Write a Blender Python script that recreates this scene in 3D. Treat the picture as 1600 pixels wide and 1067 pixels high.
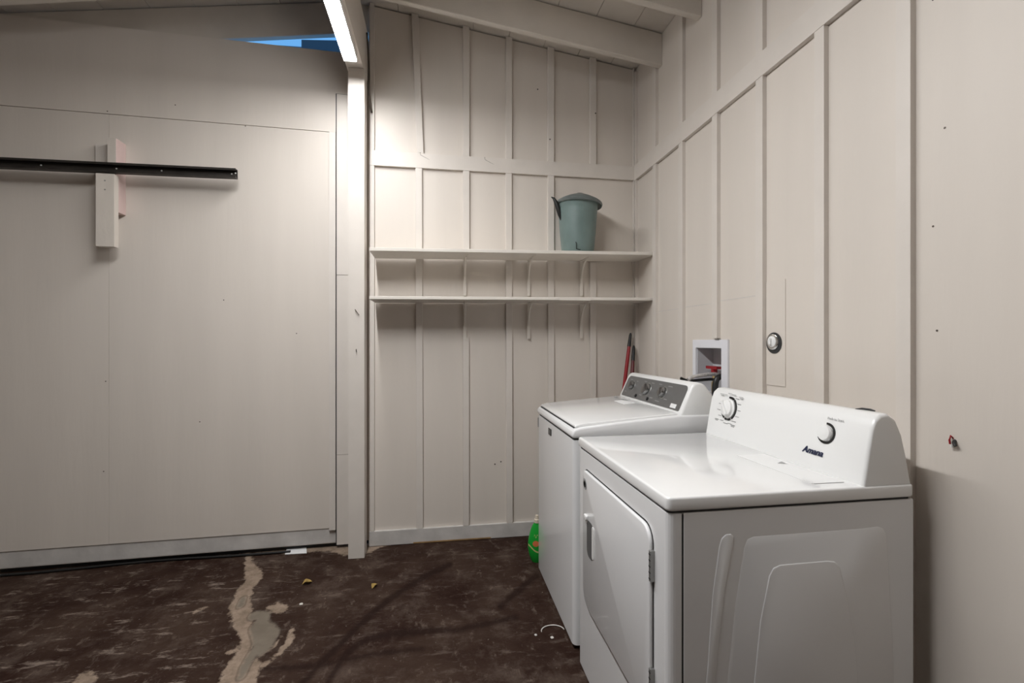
import bpy, bmesh, math, random
from mathutils import Vector, Matrix, noise
random.seed(4)
PI = math.pi
scene = bpy.context.scene
for o in list(bpy.data.objects): bpy.data.objects.remove(o)
COL = scene.collection

# ------------------------------------------------------------------ camera
cam_d = bpy.data.cameras.new('camera'); cam = bpy.data.objects.new('camera', cam_d); COL.objects.link(cam)
cam_d.sensor_width = 36.0; cam_d.lens = 16.2; cam_d.clip_start = 0.02
cam.location = (-1.357, -3.042, 1.30)
cam.rotation_euler = (PI/2, 0, -0.1571)
scene.camera = cam

# ------------------------------------------------------------------ world, exposure
w = bpy.data.worlds.new('sky'); scene.world = w; w.use_nodes = True
bg = w.node_tree.nodes['Background']
bg.inputs[0].default_value = (0.14, 0.40, 0.80, 1); bg.inputs[1].default_value = 1.0
vs = scene.view_settings
vs.view_transform = 'Standard'; vs.look = 'None'; vs.gamma = 1.0; vs.use_curve_mapping = False
vs.exposure = 0.12
FILL_LAMP = 222.0          # strength of the unseen strip added to brighten right wall and dryer
LAMP = 84.0            # strength of the lit diffusers of the strip lights

# ------------------------------------------------------------------ materials
def mat(name, col, rough=0.5, metal=0.0, coat=0.0, var=0.0, vscale=6.0, stretch=(1, 1, 1), bump=0.0, bscale=60.0, emit=0.0, spec=0.5, trans=0.0):
    m = bpy.data.materials.new(name); m.use_nodes = True
    nt = m.node_tree; b = nt.nodes['Principled BSDF']
    b.inputs['Base Color'].default_value = (*col, 1); b.inputs['Roughness'].default_value = rough
    b.inputs['Metallic'].default_value = metal; b.inputs['Coat Weight'].default_value = coat
    b.inputs['Specular IOR Level'].default_value = spec
    b.inputs['Transmission Weight'].default_value = trans
    if emit:
        b.inputs['Emission Color'].default_value = (*col, 1); b.inputs['Emission Strength'].default_value = emit
    if var or bump:
        tc = nt.nodes.new('ShaderNodeNewGeometry'); mp = nt.nodes.new('ShaderNodeMapping')
        mp.inputs['Scale'].default_value = stretch
        nt.links.new(tc.outputs['Position'], mp.inputs['Vector'])
    if var:
        n = nt.nodes.new('ShaderNodeTexNoise'); n.inputs['Scale'].default_value = vscale; n.inputs['Detail'].default_value = 5
        r = nt.nodes.new('ShaderNodeValToRGB')
        r.color_ramp.elements[0].position = 0.3; r.color_ramp.elements[1].position = 0.7
        r.color_ramp.elements[0].color = (*[c*(1-var) for c in col], 1); r.color_ramp.elements[1].color = (*[min(1, c*(1+var)) for c in col], 1)
        nt.links.new(mp.outputs[0], n.inputs['Vector']); nt.links.new(n.outputs['Fac'], r.inputs['Fac']); nt.links.new(r.outputs[0], b.inputs['Base Color'])
    if bump:
        n = nt.nodes.new('ShaderNodeTexNoise'); n.inputs['Scale'].default_value = bscale; n.inputs['Detail'].default_value = 4
        bp = nt.nodes.new('ShaderNodeBump'); bp.inputs['Strength'].default_value = bump; bp.inputs['Distance'].default_value = 0.01
        nt.links.new(mp.outputs[0], n.inputs['Vector']); nt.links.new(n.outputs['Fac'], bp.inputs['Height']); nt.links.new(bp.outputs[0], b.inputs['Normal'])
    return m
GREIGE = (0.68, 0.622, 0.562)
M = dict(
    paint=mat('greige_wall_paint', GREIGE, 0.48, var=0.035, vscale=2.5, stretch=(1, 1, .5), bump=0.05, bscale=45),
    ply=mat('greige_painted_plywood', GREIGE, 0.5, var=0.03, vscale=5, stretch=(1, 1, .12), bump=0.10, bscale=30),
    trimp=mat('greige_trim_paint', (0.69, 0.638, 0.585), 0.45, var=0.03, vscale=8, bump=0.05, bscale=60),
    deck=mat('greige_ceiling_paint', (0.64, 0.588, 0.525), 0.6, var=0.06, vscale=4, bump=0.08, bscale=40),
    basep=mat('scuffed_base_paint', (0.56, 0.535, 0.51), 0.55, var=0.12, vscale=9, bump=0.12, bscale=40),
    shelfp=mat('cream_shelf_paint', (0.72, 0.675, 0.615), 0.45, var=0.03, vscale=9, bump=0.04),
    enamel=mat('white_enamel', (0.80, 0.80, 0.805), 0.22, coat=0.4, var=0.01, vscale=3),
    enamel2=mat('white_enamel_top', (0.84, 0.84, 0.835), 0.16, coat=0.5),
    plasticw=mat('white_plastic', (0.82, 0.82, 0.81), 0.3),
    seam=mat('dark_seam', (0.03, 0.03, 0.03), 0.8),
    panelgrey=mat('grey_control_panel', (0.13, 0.128, 0.125), 0.35, var=0.05, vscale=30),
    chrome=mat('chrome', (0.75, 0.75, 0.74), 0.16, metal=1.0),
    steel=mat('hinge_steel', (0.35, 0.35, 0.34), 0.4, metal=0.8),
    navy=mat('navy_print', (0.012, 0.018, 0.06), 0.5),
    palegrey=mat('pale_grey_print', (0.50, 0.50, 0.50), 0.6),
    greyprint=mat('grey_print', (0.33, 0.33, 0.33), 0.6),
    black=mat('black_rubber', (0.012, 0.012, 0.012), 0.45),
    blackrail=mat('black_steel', (0.045, 0.04, 0.036), 0.42, metal=0.5, var=0.25, vscale=14),
    hole=mat('pale_hole_rim', (0.7, 0.69, 0.66), 0.6),
    red=mat('red_plastic', (0.30, 0.010, 0.016), 0.35),
    darkred=mat('dark_red_plastic', (0.10, 0.007, 0.010), 0.4),
    pink=mat('pink_primer_wood', (0.68, 0.52, 0.49), 0.6, var=0.07, vscale=9, stretch=(1, 1, .3)),
    block=mat('painted_block', (0.63, 0.575, 0.515), 0.5, var=0.05, vscale=14, stretch=(1, 1, .3), bump=0.08),
    teal=mat('grey_teal_enamel', (0.155, 0.215, 0.205), 0.42, var=0.10, vscale=9, bump=0.03),
    tealdark=mat('grey_lid_enamel', (0.125, 0.145, 0.14), 0.4, var=0.18, vscale=12),
    blackmetal=mat('black_worn_metal', (0.02, 0.022, 0.022), 0.4, metal=0.3),
    green=mat('green_plastic', (0.01, 0.33, 0.035), 0.28),
    orange=mat('orange_print', (0.62, 0.16, 0.06), 0.5),
    yellow=mat('yellow_print', (0.55, 0.55, 0.22), 0.5),
    capc=mat('cream_cap', (0.70, 0.62, 0.50), 0.4),
    boxw=mat('white_box_plastic', (0.78, 0.78, 0.82), 0.4),
    boxg=mat('box_interior_plastic', (0.55, 0.55, 0.57), 0.5),
    braid=mat('braided_steel_hose', (0.55, 0.52, 0.50), 0.4, metal=0.25, var=0.25, vscale=120),
    brass=mat('brass', (0.55, 0.42, 0.22), 0.35, metal=1.0),
    paper=mat('paper', (0.78, 0.78, 0.78), 0.8, var=0.04, vscale=40),
    leafm=mat('dry_leaf', (0.33, 0.22, 0.06), 0.8, var=0.3, vscale=60),
    wire=mat('pale_wire', (0.65, 0.62, 0.58), 0.5),
    lens=mat('lit_diffuser', (0.968, 0.97, 0.972), 0.4, emit=LAMP),
    fill_lens=mat('fill_diffuser', (0.968, 0.97, 0.972), 0.4, emit=FILL_LAMP),
    fixture=mat('white_fixture_metal', (0.78, 0.77, 0.75), 0.35),
    nail=mat('bent_nail_steel', (0.12, 0.10, 0.085), 0.5, metal=0.7),
    outside=mat('outdoor_weathered_siding', (0.22, 0.24, 0.28), 0.8, var=0.2, vscale=3),
    outdark=mat('outdoor_dark_fascia', (0.10, 0.10, 0.11), 0.8),
    rawwood=mat('raw_wood_edge', (0.36, 0.22, 0.09), 0.7, var=0.25, vscale=20),
)

# ------------------------------------------------------------------ builders (all coordinates are world metres)
ORG = {}
def link(name, verts, faces, m, parent=None, smooth=False, kind=None, mats=None, fm=None):
    lo = [min(v[i] for v in verts) for i in range(3)]; hi = [max(v[i] for v in verts) for i in range(3)]
    c = Vector(((lo[0]+hi[0])/2, (lo[1]+hi[1])/2, lo[2]))
    me = bpy.data.meshes.new(name); me.from_pydata([tuple(Vector(v)-c) for v in verts], [], faces); me.update()
    me.materials.append(m)
    for x in (mats or []): me.materials.append(x)
    if fm:
        for i, p in enumerate(me.polygons): p.material_index = fm[i]
    if smooth:
        for p in me.polygons: p.use_smooth = True
    o = bpy.data.objects.new(name, me); COL.objects.link(o); ORG[o.name] = c
    if parent:
        o.parent = parent; o.location = c - ORG[parent.name]
    else: o.location = c
    if kind: o['kind'] = kind
    return o
def from_bm(name, bm, m, parent=None, smooth=False, T=None, **k):
    bm.verts.ensure_lookup_table(); bm.verts.index_update()
    vs_ = [tuple(T @ v.co) if T else tuple(v.co) for v in bm.verts]; fs = [[v.index for v in f.verts] for f in bm.faces]
    bm.free(); return link(name, vs_, fs, m, parent, smooth, **k)
def smooth_angle(o, deg=35):
    for p in o.data.polygons: p.use_smooth = True
    try: o.data.set_sharp_from_angle(angle=math.radians(deg))
    except Exception: pass
    return o
def bm_box(bm, lo, hi):
    v = [bm.verts.new((x, y, z)) for x in (lo[0], hi[0]) for y in (lo[1], hi[1]) for z in (lo[2], hi[2])]
    for f in ((0,1,3,2), (4,6,7,5), (0,4,5,1), (2,3,7,6), (0,2,6,4), (1,5,7,3)): bm.faces.new([v[i] for i in f])
def bev(bm, w_, seg=1, ang=30):
    es = [e for e in bm.edges if len(e.link_faces) == 2 and e.calc_face_angle(0) > math.radians(ang)]
    bmesh.ops.bevel(bm, geom=es, offset=w_, segments=seg, profile=0.5, affect='EDGES', clamp_overlap=True)
def box(name, lo, hi, m, parent=None, bevel=0.0, seg=1, T=None, **k):
    bm = bmesh.new(); bm_box(bm, [min(a, b) for a, b in zip(lo, hi)], [max(a, b) for a, b in zip(lo, hi)])
    if bevel: bev(bm, bevel, seg)
    o = from_bm(name, bm, m, parent, T=T, **k)
    if bevel and seg > 1: smooth_angle(o)
    return o
def prism(name, poly, axis, a, b, m, parent=None, bevel=0.0, seg=2, T=None, **k):
    """extrude a 2D outline along one axis; poly is in the other two axes, in x,y,z order"""
    def P(p, t):
        return {0: (t, p[0], p[1]), 1: (p[0], t, p[1]), 2: (p[0], p[1], t)}[axis]
    bm = bmesh.new()
    A = [bm.verts.new(P(p, a)) for p in poly]; B = [bm.verts.new(P(p, b)) for p in poly]; n = len(poly)
    bm.faces.new(A[::-1]); bm.faces.new(B)
    for i in range(n): bm.faces.new((A[i], A[(i+1) % n], B[(i+1) % n], B[i]))
    bmesh.ops.recalc_face_normals(bm, faces=bm.faces)
    if bevel: bev(bm, bevel, seg, 25)
    o = from_bm(name, bm, m, parent, T=T, **k)
    if bevel: smooth_angle(o, 32)
    return o
def tube(name, pts, r, m, parent=None, n=12, T=None, **k):
    pts = [Vector(p) for p in pts]; R = r if isinstance(r, (list, tuple)) else [r]*len(pts)
    vs_, fs = [], []; up = Vector((0.13, 0.31, 0.94)).normalized()
    for i, p in enumerate(pts):
        d = (pts[min(i+1, len(pts)-1)] - pts[max(i-1, 0)]).normalized()
        u = d.cross(up)
        if u.length < 1e-3: u = d.cross(Vector((1, 0, 0)))
        u.normalize(); v = d.cross(u)
        for j in range(n):
            a = 2*PI*j/n; q = p + R[i]*(math.cos(a)*u + math.sin(a)*v); vs_.append(tuple(T @ q) if T else tuple(q))
    for i in range(len(pts)-1):
        for j in range(n): fs.append((i*n+j, i*n+(j+1) % n, (i+1)*n+(j+1) % n, (i+1)*n+j))
    fs.append(tuple(range(n))[::-1]); fs.append(tuple(range((len(pts)-1)*n, len(pts)*n)))
    o = link(name, vs_, fs, m, parent, **k); smooth_angle(o, 50); return o
def smoothpath(pts, k=6):
    P = [Vector(p) for p in pts]; P = [2*P[0]-P[1]] + P + [2*P[-1]-P[-2]]; out = []
    for i in range(1, len(P)-2):
        for s in range(k):
            t = s/k; a, b, c, d = P[i-1], P[i], P[i+1], P[i+2]
            out.append(0.5*((2*b) + (c-a)*t + (2*a-5*b+4*c-d)*t*t + (3*b-a-3*c+d)*t**3))
    return out + [P[-2]]
def lathe(name, prof, base, m, parent=None, n=32, axis=(0, 0, 1), sx=1.0, sy=1.0, T=None, **k):
    """prof: list of (radius, height) along axis from base"""
    ax = Vector(axis).normalized(); q = Vector((0, 0, 1)).rotation_difference(ax); base = Vector(base)
    vs_, fs = [], []
    for r, h in prof:
        for j in range(n):
            a = 2*PI*j/n; p = base + q @ Vector((sx*r*math.cos(a), sy*r*math.sin(a), h)); vs_.append(tuple(T @ p) if T else tuple(p))
    L = len(prof)
    for i in range(L-1):
        for j in range(n): fs.append((i*n+j, i*n+(j+1) % n, (i+1)*n+(j+1) % n, (i+1)*n+j))
    if prof[0][0] > 1e-4: fs.append(tuple(range(n))[::-1])
    if prof[-1][0] > 1e-4: fs.append(tuple(range((L-1)*n, L*n)))
    o = link(name, vs_, fs, m, parent, **k); smooth_angle(o, 40); return o
def thing(name, label, cat, loc, group=None):
    o = bpy.data.objects.new(name, None); COL.objects.link(o); o.empty_display_size = 0.05
    o.location = loc; ORG[o.name] = Vector(loc); o['label'] = label; o['category'] = cat
    if group: o['group'] = group
    return o
def tag(o, label, cat, group=None):
    o['label'] = label; o['category'] = cat
    if group: o['group'] = group
    return o
def struct(o, label=None, cat=None):
    o['kind'] = 'structure'
    if label: o['label'] = label
    if cat: o['category'] = cat
    return o
def rrect(a0, a1, b0, b1, rad, n=5):
    """rounded rectangle outline; rad is one radius or four: (a1b1, a0b1, a0b0, a1b0)"""
    R = rad if isinstance(rad, (list, tuple)) else [rad]*4; out = []
    for q, (ca, cb, r) in enumerate(((a1, b1, R[0]), (a0, b1, R[1]), (a0, b0, R[2]), (a1, b0, R[3]))):
        cx = ca - r if ca == a1 else ca + r; cy = cb - r if cb == b1 else cb + r
        for i in range(n+1):
            t = q*PI/2 + (PI/2)*i/n; out.append((cx + r*math.cos(t), cy + r*math.sin(t)))
    return out
def text_mesh(name, s, size, m, parent, origin, xdir, ydir, shear=0.0, ext=0.0006, bold=0.0):
    cu = bpy.data.curves.new('t', 'FONT'); cu.body = s; cu.size = size; cu.shear = shear; cu.extrude = ext; cu.offset = bold; cu.resolution_u = 3
    cu.align_x = 'CENTER'; cu.align_y = 'CENTER'
    ob = bpy.data.objects.new('t', cu); COL.objects.link(ob)
    dg = bpy.context.evaluated_depsgraph_get(); me = bpy.data.meshes.new_from_object(ob.evaluated_get(dg))
    X = Vector(xdir).normalized(); Y = Vector(ydir).normalized(); Z = X.cross(Y)
    vs_ = [tuple(Vector(origin) + X*v.co.x + Y*v.co.y + Z*v.co.z) for v in me.vertices]; fs = [list(p.vertices) for p in me.polygons]
    bpy.data.objects.remove(ob); bpy.data.curves.remove(cu); bpy.data.meshes.remove(me)
    return link(name, vs_, fs, m, parent)

# ------------------------------------------------------------------ floor
MAIN = [(-2.514, 0.004, 0.0098), (-2.457, -0.135, 0.0205), (-2.359, -0.317, 0.0392), (-2.361, -0.436, 0.0352), (-2.328, -0.588, 0.0412), (-2.274, -0.693, 0.0363), (-2.213, -0.812, 0.0244), (-2.165, -0.9, 0.0275), (-2.161, -0.984, 0.0318), (-2.157, -1.061, 0.0423), (-2.129, -1.143, 0.0492), (-2.079, -1.277, 0.0458)]
PALE = [MAIN,
    [(-2.179, -0.636, 0.0107), (-2.144, -0.642, 0.0258), (-2.108, -0.654, 0.021)],
    [(-2.013, -0.839, 0.0083), (-1.999, -0.916, 0.016), (-2.014, -0.989, 0.0097), (-2.031, -1.022, 0.0064), (-2.053, -1.054, 0.0114)],
    [(-2.046, -0.879, 0.0034), (-2.053, -0.946, 0.004), (-2.084, -0.996, 0.0039)],
    [(-2.091, -1.038, 0.0166), (-2.085, -1.096, 0.0249), (-2.069, -1.153, 0.0242)],
    [(-2.188, -0.943, 0.0108), (-2.234, -0.954, 0.0054)],
    [(-2.72, -1.02, 0.02), (-2.68, -1.05, 0.022)],
    [(-2.513, -0.608, 0.0085), (-2.48, -0.583, 0.006)]]
GREY = [[(-2.225, -0.689, 0.0211), (-2.176, -0.703, 0.0253), (-2.168, -0.777, 0.0361), (-2.105, -0.87, 0.0469), (-2.102, -0.929, 0.0417), (-2.123, -0.981, 0.0185), (-2.124, -1.049, 0.0154), (-2.115, -1.107, 0.0125)], [(-2.335, -0.53, 0.012), (-2.322, -0.59, 0.014)]]
TRACKS = [[(-1.30, -0.33, 0.018), (-1.447, -0.461, 0.0201), (-1.56, -0.591, 0.0192), (-1.68, -0.764, 0.0179), (-1.746, -0.907, 0.0169), (-1.804, -1.031, 0.0161), (-1.851, -1.133, 0.0154), (-1.889, -1.239, 0.0147)],
    [(-1.0, -0.90, 0.012), (-1.26, -0.95, 0.015), (-1.431, -0.936, 0.0164), (-1.557, -0.932, 0.0165), (-1.676, -0.958, 0.0164), (-1.734, -1.033, 0.0159), (-1.761, -1.123, 0.0153), (-1.777, -1.199, 0.0147)],
    [(-1.426, -1.055, 0.0095), (-1.66, -1.063, 0.0096), (-1.822, -1.097, 0.0096), (-2.033, -1.08, 0.01), (-2.192, -1.103, 0.0101)],
    [(-1.06, -0.80, 0.016), (-0.82, -0.53, 0.018)]]
def reach(x, y, lines):
    """how far inside (+) or outside (-) the drawn strokes a floor point lies, in metres"""
    best = -9.0
    for L in lines:
        for a, b in zip(L, L[1:]):
            dx, dy = b[0]-a[0], (b[1]-a[1])*0.6; ex, ey = x-a[0], (y-a[1])*0.6
            t = max(0.0, min(1.0, (ex*dx+ey*dy)/(dx*dx+dy*dy+1e-9)))
            best = max(best, a[2]+(b[2]-a[2])*t - math.hypot(ex-t*dx, ey-t*dy))
    return best
def sst(a, b, x):
    t = max(0, min(1, (x-a)/(b-a))); return t*t*(3-2*t)
def build_floor():
    st = 0.009
    xs = [-5.6, -4.0] + [-3.2 + st*i for i in range(int(2.42/st)+1)] + [-0.35, 0.1]
    ys = [-6.3, -2.6, -1.8] + [-1.36 + st*i for i in range(int(1.46/st)+1)] + [0.4, 0.9]
    vs_ = [(x, y, 0.0) for y in ys for x in xs]; nx = len(xs)
    fs = [(j*nx+i, j*nx+i+1, (j+1)*nx+i+1, (j+1)*nx+i) for j in range(len(ys)-1) for i in range(nx-1)]
    m = bpy.data.materials.new('worn_painted_concrete'); m.use_nodes = True; nt = m.node_tree; N = nt.nodes; Lk = nt.links
    b = N['Principled BSDF']
    geo = N.new('ShaderNodeNewGeometry'); at = N.new('ShaderNodeAttribute'); at.attribute_name = 'stain'
    sep = N.new('ShaderNodeSeparateColor'); Lk.new(at.outputs['Color'], sep.inputs[0])
    def nz(scale, det=6, rough=0.6, stretch=(1, 1, 1), rot=0, dis=0.0):
        mp = N.new('ShaderNodeMapping'); mp.inputs['Scale'].default_value = stretch; mp.inputs['Rotation'].default_value = (0, 0, rot)
        n = N.new('ShaderNodeTexNoise'); n.inputs['Scale'].default_value = scale; n.inputs['Detail'].default_value = det; n.inputs['Roughness'].default_value = rough; n.inputs['Distortion'].default_value = dis
        Lk.new(geo.outputs['Position'], mp.inputs[0]); Lk.new(mp.outputs[0], n.inputs['Vector']); return n.outputs['Fac']
    def ramp(f, p0, p1, c0=(0, 0, 0, 1), c1=(1, 1, 1, 1)):
        r = N.new('ShaderNodeValToRGB'); r.color_ramp.elements[0].position = p0; r.color_ramp.elements[1].position = p1
        r.color_ramp.elements[0].color = c0; r.color_ramp.elements[1].color = c1; Lk.new(f, r.inputs[0]); return r.outputs[0]
    def mix(f, a, c):
        x = N.new('ShaderNodeMix'); x.data_type = 'RGBA'; Lk.new(f, x.inputs['Factor'])
        for s, v in (('A', a), ('B', c)):
            sock = [q for q in x.inputs if q.name == s and q.type == 'RGBA'][0]
            (Lk.new(v, sock) if not isinstance(v, tuple) else setattr(sock, 'default_value', v))
        return [q for q in x.outputs if q.type == 'RGBA'][0]
    def math2(op, a, c):
        x = N.new('ShaderNodeMath'); x.operation = op; Lk.new(a, x.inputs[0])
        (Lk.new(c, x.inputs[1]) if not isinstance(c, float) else setattr(x.inputs[1], 'default_value', c)); return x.outputs[0]
    def edge(v, n, amp, w_):       # ragged edge: the stored distance nudged by noise, then cut
        return ramp(math2('ADD', v, math2('MULTIPLY', math2('SUBTRACT', n, 0.5), amp)), 0.5-w_, 0.5+w_)
    base = ramp(nz(1.9, 9, 0.68), 0.38, 0.64, (0.0200, 0.0078, 0.0048, 1), (0.050, 0.030, 0.021, 1))
    base = mix(math2('MULTIPLY', ramp(nz(5, 9, 0.75), 0.50, 0.66), 0.75), base, (0.092, 0.066, 0.052, 1))
    base = mix(math2('MULTIPLY', ramp(nz(11, 8, 0.75, (1.5, 0.8, 1), 0.9), 0.57, 0.65), 0.6), base, (0.140, 0.106, 0.086, 1))
    sw = ramp(nz(8, 8, 0.75, (0.75, 2.4, 1), 0.45, 0.2), 0.555, 0.64)            # swept, worn-through streaks
    base = mix(math2('MULTIPLY', sw, at.outputs['Alpha']), base, (0.19, 0.148, 0.122, 1))
    base = mix(math2('MULTIPLY', ramp(nz(16, 6, 0.8, (0.4, 3.0, 1), -0.9), 0.64, 0.70), 0.45), base, (0.16, 0.12, 0.10, 1))   # fine scratches
    base = mix(math2('MULTIPLY', ramp(nz(60, 3, 0.6), 0.70, 0.75), 0.6), base, (0.34, 0.29, 0.25, 1))                        # grit
    base = mix(math2('MULTIPLY', edge(sep.outputs[1], nz(12, 6, 0.7), 0.55, 0.13), 0.85), base, (0.0165, 0.0072, 0.0050, 1))
    fine = nz(26, 7, 0.72)
    pale = ramp(nz(17, 7, 0.7), 0.3, 0.72, (0.17, 0.125, 0.090, 1), (0.37, 0.285, 0.220, 1))
    base = mix(edge(sep.outputs[0], fine, 0.95, 0.07), base, pale)
    gpv = edge(sep.outputs[2], fine, 0.6, 0.10)
    base = mix(gpv, base, ramp(nz(8, 5), 0.3, 0.7, (0.155, 0.128, 0.098, 1), (0.205, 0.172, 0.138, 1)))
    rim = ramp(sep.outputs[2], 0.34, 0.40); rim2 = ramp(sep.outputs[2], 0.44, 0.50, (1, 1, 1, 1), (0, 0, 0, 1))
    base = mix(math2('MULTIPLY', math2('MULTIPLY', rim, rim2), 0.35), base, (0.030, 0.019, 0.014, 1))
    Lk.new(base, b.inputs['Base Color'])
    rr = ramp(nz(6, 5), 0.3, 0.7, (0.68, 0.68, 0.68, 1), (0.88, 0.88, 0.88, 1)); Lk.new(rr, b.inputs['Roughness'])
    b.inputs['Specular IOR Level'].default_value = 0.12
    bp = N.new('ShaderNodeBump'); bp.inputs['Strength'].default_value = 0.3; bp.inputs['Distance'].default_value = 0.01
    Lk.new(nz(25, 7, 0.75), bp.inputs['Height']); Lk.new(bp.outputs[0], b.inputs['Normal'])
    o = link('floor', vs_, fs, m, kind='structure')
    ca = o.data.color_attributes.new('stain', 'FLOAT_COLOR', 'POINT'); buf = []
    enc = lambda d: max(0.0, min(1.0, 0.5 + d/0.07))
    for (x, y, z) in vs_:
        s = t = g = 0.0; wz = 0.45
        if -3.3 < x < -0.7 and -1.5 < y < 0.3:
            if -2.85 < x < -1.90: s = enc(reach(x, y, PALE)); g = enc(reach(x, y, GREY))
            if x > -2.3: t = enc(reach(x, y, TRACKS))
            if y > -0.2 and -2.7 < x < -1.66:      # bare pale margin at the foot of the walls, by the post
                e = -0.035 - 0.085*sst(-2.06, -1.90, x) + 0.10*sst(-1.80, -1.70, x) + 0.05*(1-sst(-2.55, -2.25, x))
                s = max(s, enc((y-e)*0.6))
            wz = 0.30 + 0.70*(1 - sst(-2.6, -1.6, x))
        buf += [s, t, g, wz]
    ca.data.foreach_set('color', buf)
    return o
floor = build_floor()

# ------------------------------------------------------------------ right wall: sheet, battens, rail
HY0, HY1, HZ0, HZ1 = -1.005, -0.772, 1.03, 1.272     # opening of the outlet box
def wall_right():
    bm = bmesh.new()
    ys = [-6.2, HY0, HY1, 0.04]; zs = [0, HZ0, HZ1, 3.196]
    for i in range(3):
        for j in range(3):
            if (i, j) != (1, 1): bm_box(bm, (0, ys[i], zs[j]), (0.018, ys[i+1], zs[j+1]))
    r = from_bm('wall_right', bm, M['ply']); struct(r)
    box('rail', (-0.021, -6.2, 2.415), (0, -0.0205, 2.517), M['trimp'], r, 0.002)
    for k, y1 in enumerate((-0.335, -0.657, -0.980, -1.300, -1.612, -1.913, -2.23, -2.55, -2.87, -3.19, -3.51, -3.83, -4.15, -4.47, -4.79, -5.11, -5.43, -5.75)):
        y0 = y1 + 0.043
        box('batten', (-0.019, y1, 2.517), (0, y0, 3.16), M['trimp'], r, 0.0015)
        if k == 2:
            box('batten', (-0.019, y1, 1.316), (0, y0, 2.415), M['trimp'], r, 0.0015)
        else: box('batten', (-0.019, y1, 0), (0, y0, 2.415), M['trimp'], r, 0.0015)
    box('corner_batten', (-0.019, -0.040, 0), (0, -0.0205, 2.415), M['trimp'], r, 0.0015)
    box('corner_batten', (-0.019, -0.040, 2.517), (0, -0.0205, 3.16), M['trimp'], r, 0.0015)
    for y1, y0, z in ((-0.937, -0.657, 1.490), (-1.257, -0.980, 1.497), (-0.614, -0.335, 1.486)):
        box('sheet_joint', (-0.0008, y1, z), (0, y0, z+0.0025), M['basep'], r)
    box('patch_panel', (-0.003, -1.409, 1.12), (0, -1.302, 1.548), M['paint'], r, 0.001)
    for (y, z) in ((-1.96, 2.25), (-1.96, 1.62), (-1.97, 1.33), (-1.99, 1.88), (-1.86, 1.30), (-1.86, 2.02)):
        lathe('nail_head', [(0.003, 0), (0.003, 0.0008)], (-0.0002, y, z), M['nail'], r, 8, (-1, 0, 0))
    return r
wr = wall_right()

# ------------------------------------------------------------------ back wall with battens
DECK_R = lambda x: 3.20 - 0.14*x
def wall_back():
    r = prism('wall_back', [(-1.80, 0), (0.0, 0), (0.0, DECK_R(0)-0.010), (-1.80, DECK_R(-1.8)-0.010)], 1, 0.0, 0.018, M['ply']); struct(r)
    prism('dark_joint', [(-1.80, DECK_R(-1.8)-0.03), (0.0, DECK_R(0)-0.03), (0.0, DECK_R(0)-0.001), (-1.80, DECK_R(-1.8)-0.001)], 1, 0.0182, 0.03, M['seam'], r)
    box('rail', (-1.79, -0.0205, 2.418), (0, 0, 2.512), M['trimp'], r, 0.002)
    T = M['trimp']
    def bat(x0, x1, z0, z1, xt0=None, xt1=None):
        a, c = (x0, x1) if xt0 is None else (xt0, xt1)
        z1a = z1 if z1 else DECK_R(a)-0.003; z1c = z1 if z1 else DECK_R(c)-0.003
        prism('batten', [(x0, z0), (x1, z0), (c, z1c), (a, z1a)], 1, -0.019, 0.0, T, r, 0.0015, 1)
    bat(-1.790, -1.762, 0.095, 2.418); bat(-1.790, -1.762, 2.512, None)
    bat(-1.500, -1.458, 0.095, 2.418, -1.507, -1.465); bat(-1.497, -1.455, 2.512, None, -1.532, -1.490)
    bat(-1.203, -1.160, 1.862, 2.418); bat(-1.203, -1.160, 2.512, None); bat(-1.203, -1.162, 0.095, 1.328)
    bat(-0.914, -0.872, 0.095, 2.418, -0.921, -0.879); bat(-0.919, -0.877, 2.512, None)
    bat(-0.630, -0.588, 0.095, 2.418, -0.634, -0.590); bat(-0.634, -0.590, 2.512, None)
    bat(-0.338, -0.294, 0.095, 1.842); bat(-0.339, -0.294, 2.512, None)
    bat(-0.024, -0.0195, 0.095, 2.418); bat(-0.024, -0.0195, 2.512, None)
    for (x, z) in ((-0.30, 2.86), (-0.62, 2.66), (-0.95, 0.50), (-0.99, 0.485), (-0.70, 3.0)):
        lathe('nail_head', [(0.005, 0), (0.005, 0.001)], (x, -0.0195 if x in (-0.30, -0.62) else 0.0, z), M['nail'], r, 8, (0, -1, 0))
    for (x, z) in ((-1.477, 2.505), (-1.06, 2.50)):       # split edges of the rail boards
        tube('rail_split', [(x, -0.0206, z+0.012), (x+0.002, -0.0206, z-0.004), (x+0.03, -0.0206, z-0.018), (x+0.06, -0.0206, z-0.032)], [0.0015, 0.0012, 0.001, 0.0006], M['nail'], r, 5)
    return r
wb = wall_back()
bb = box('baseboard_back', (-1.792, -0.021, 0.004), (0, 0, 0.094), M['basep'], None, 0.002); struct(bb)
box('raw_edge', (-1.52, -0.0225, 0.004), (-1.02, -0.0212, 0.012), M['rawwood'], bb)

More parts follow.
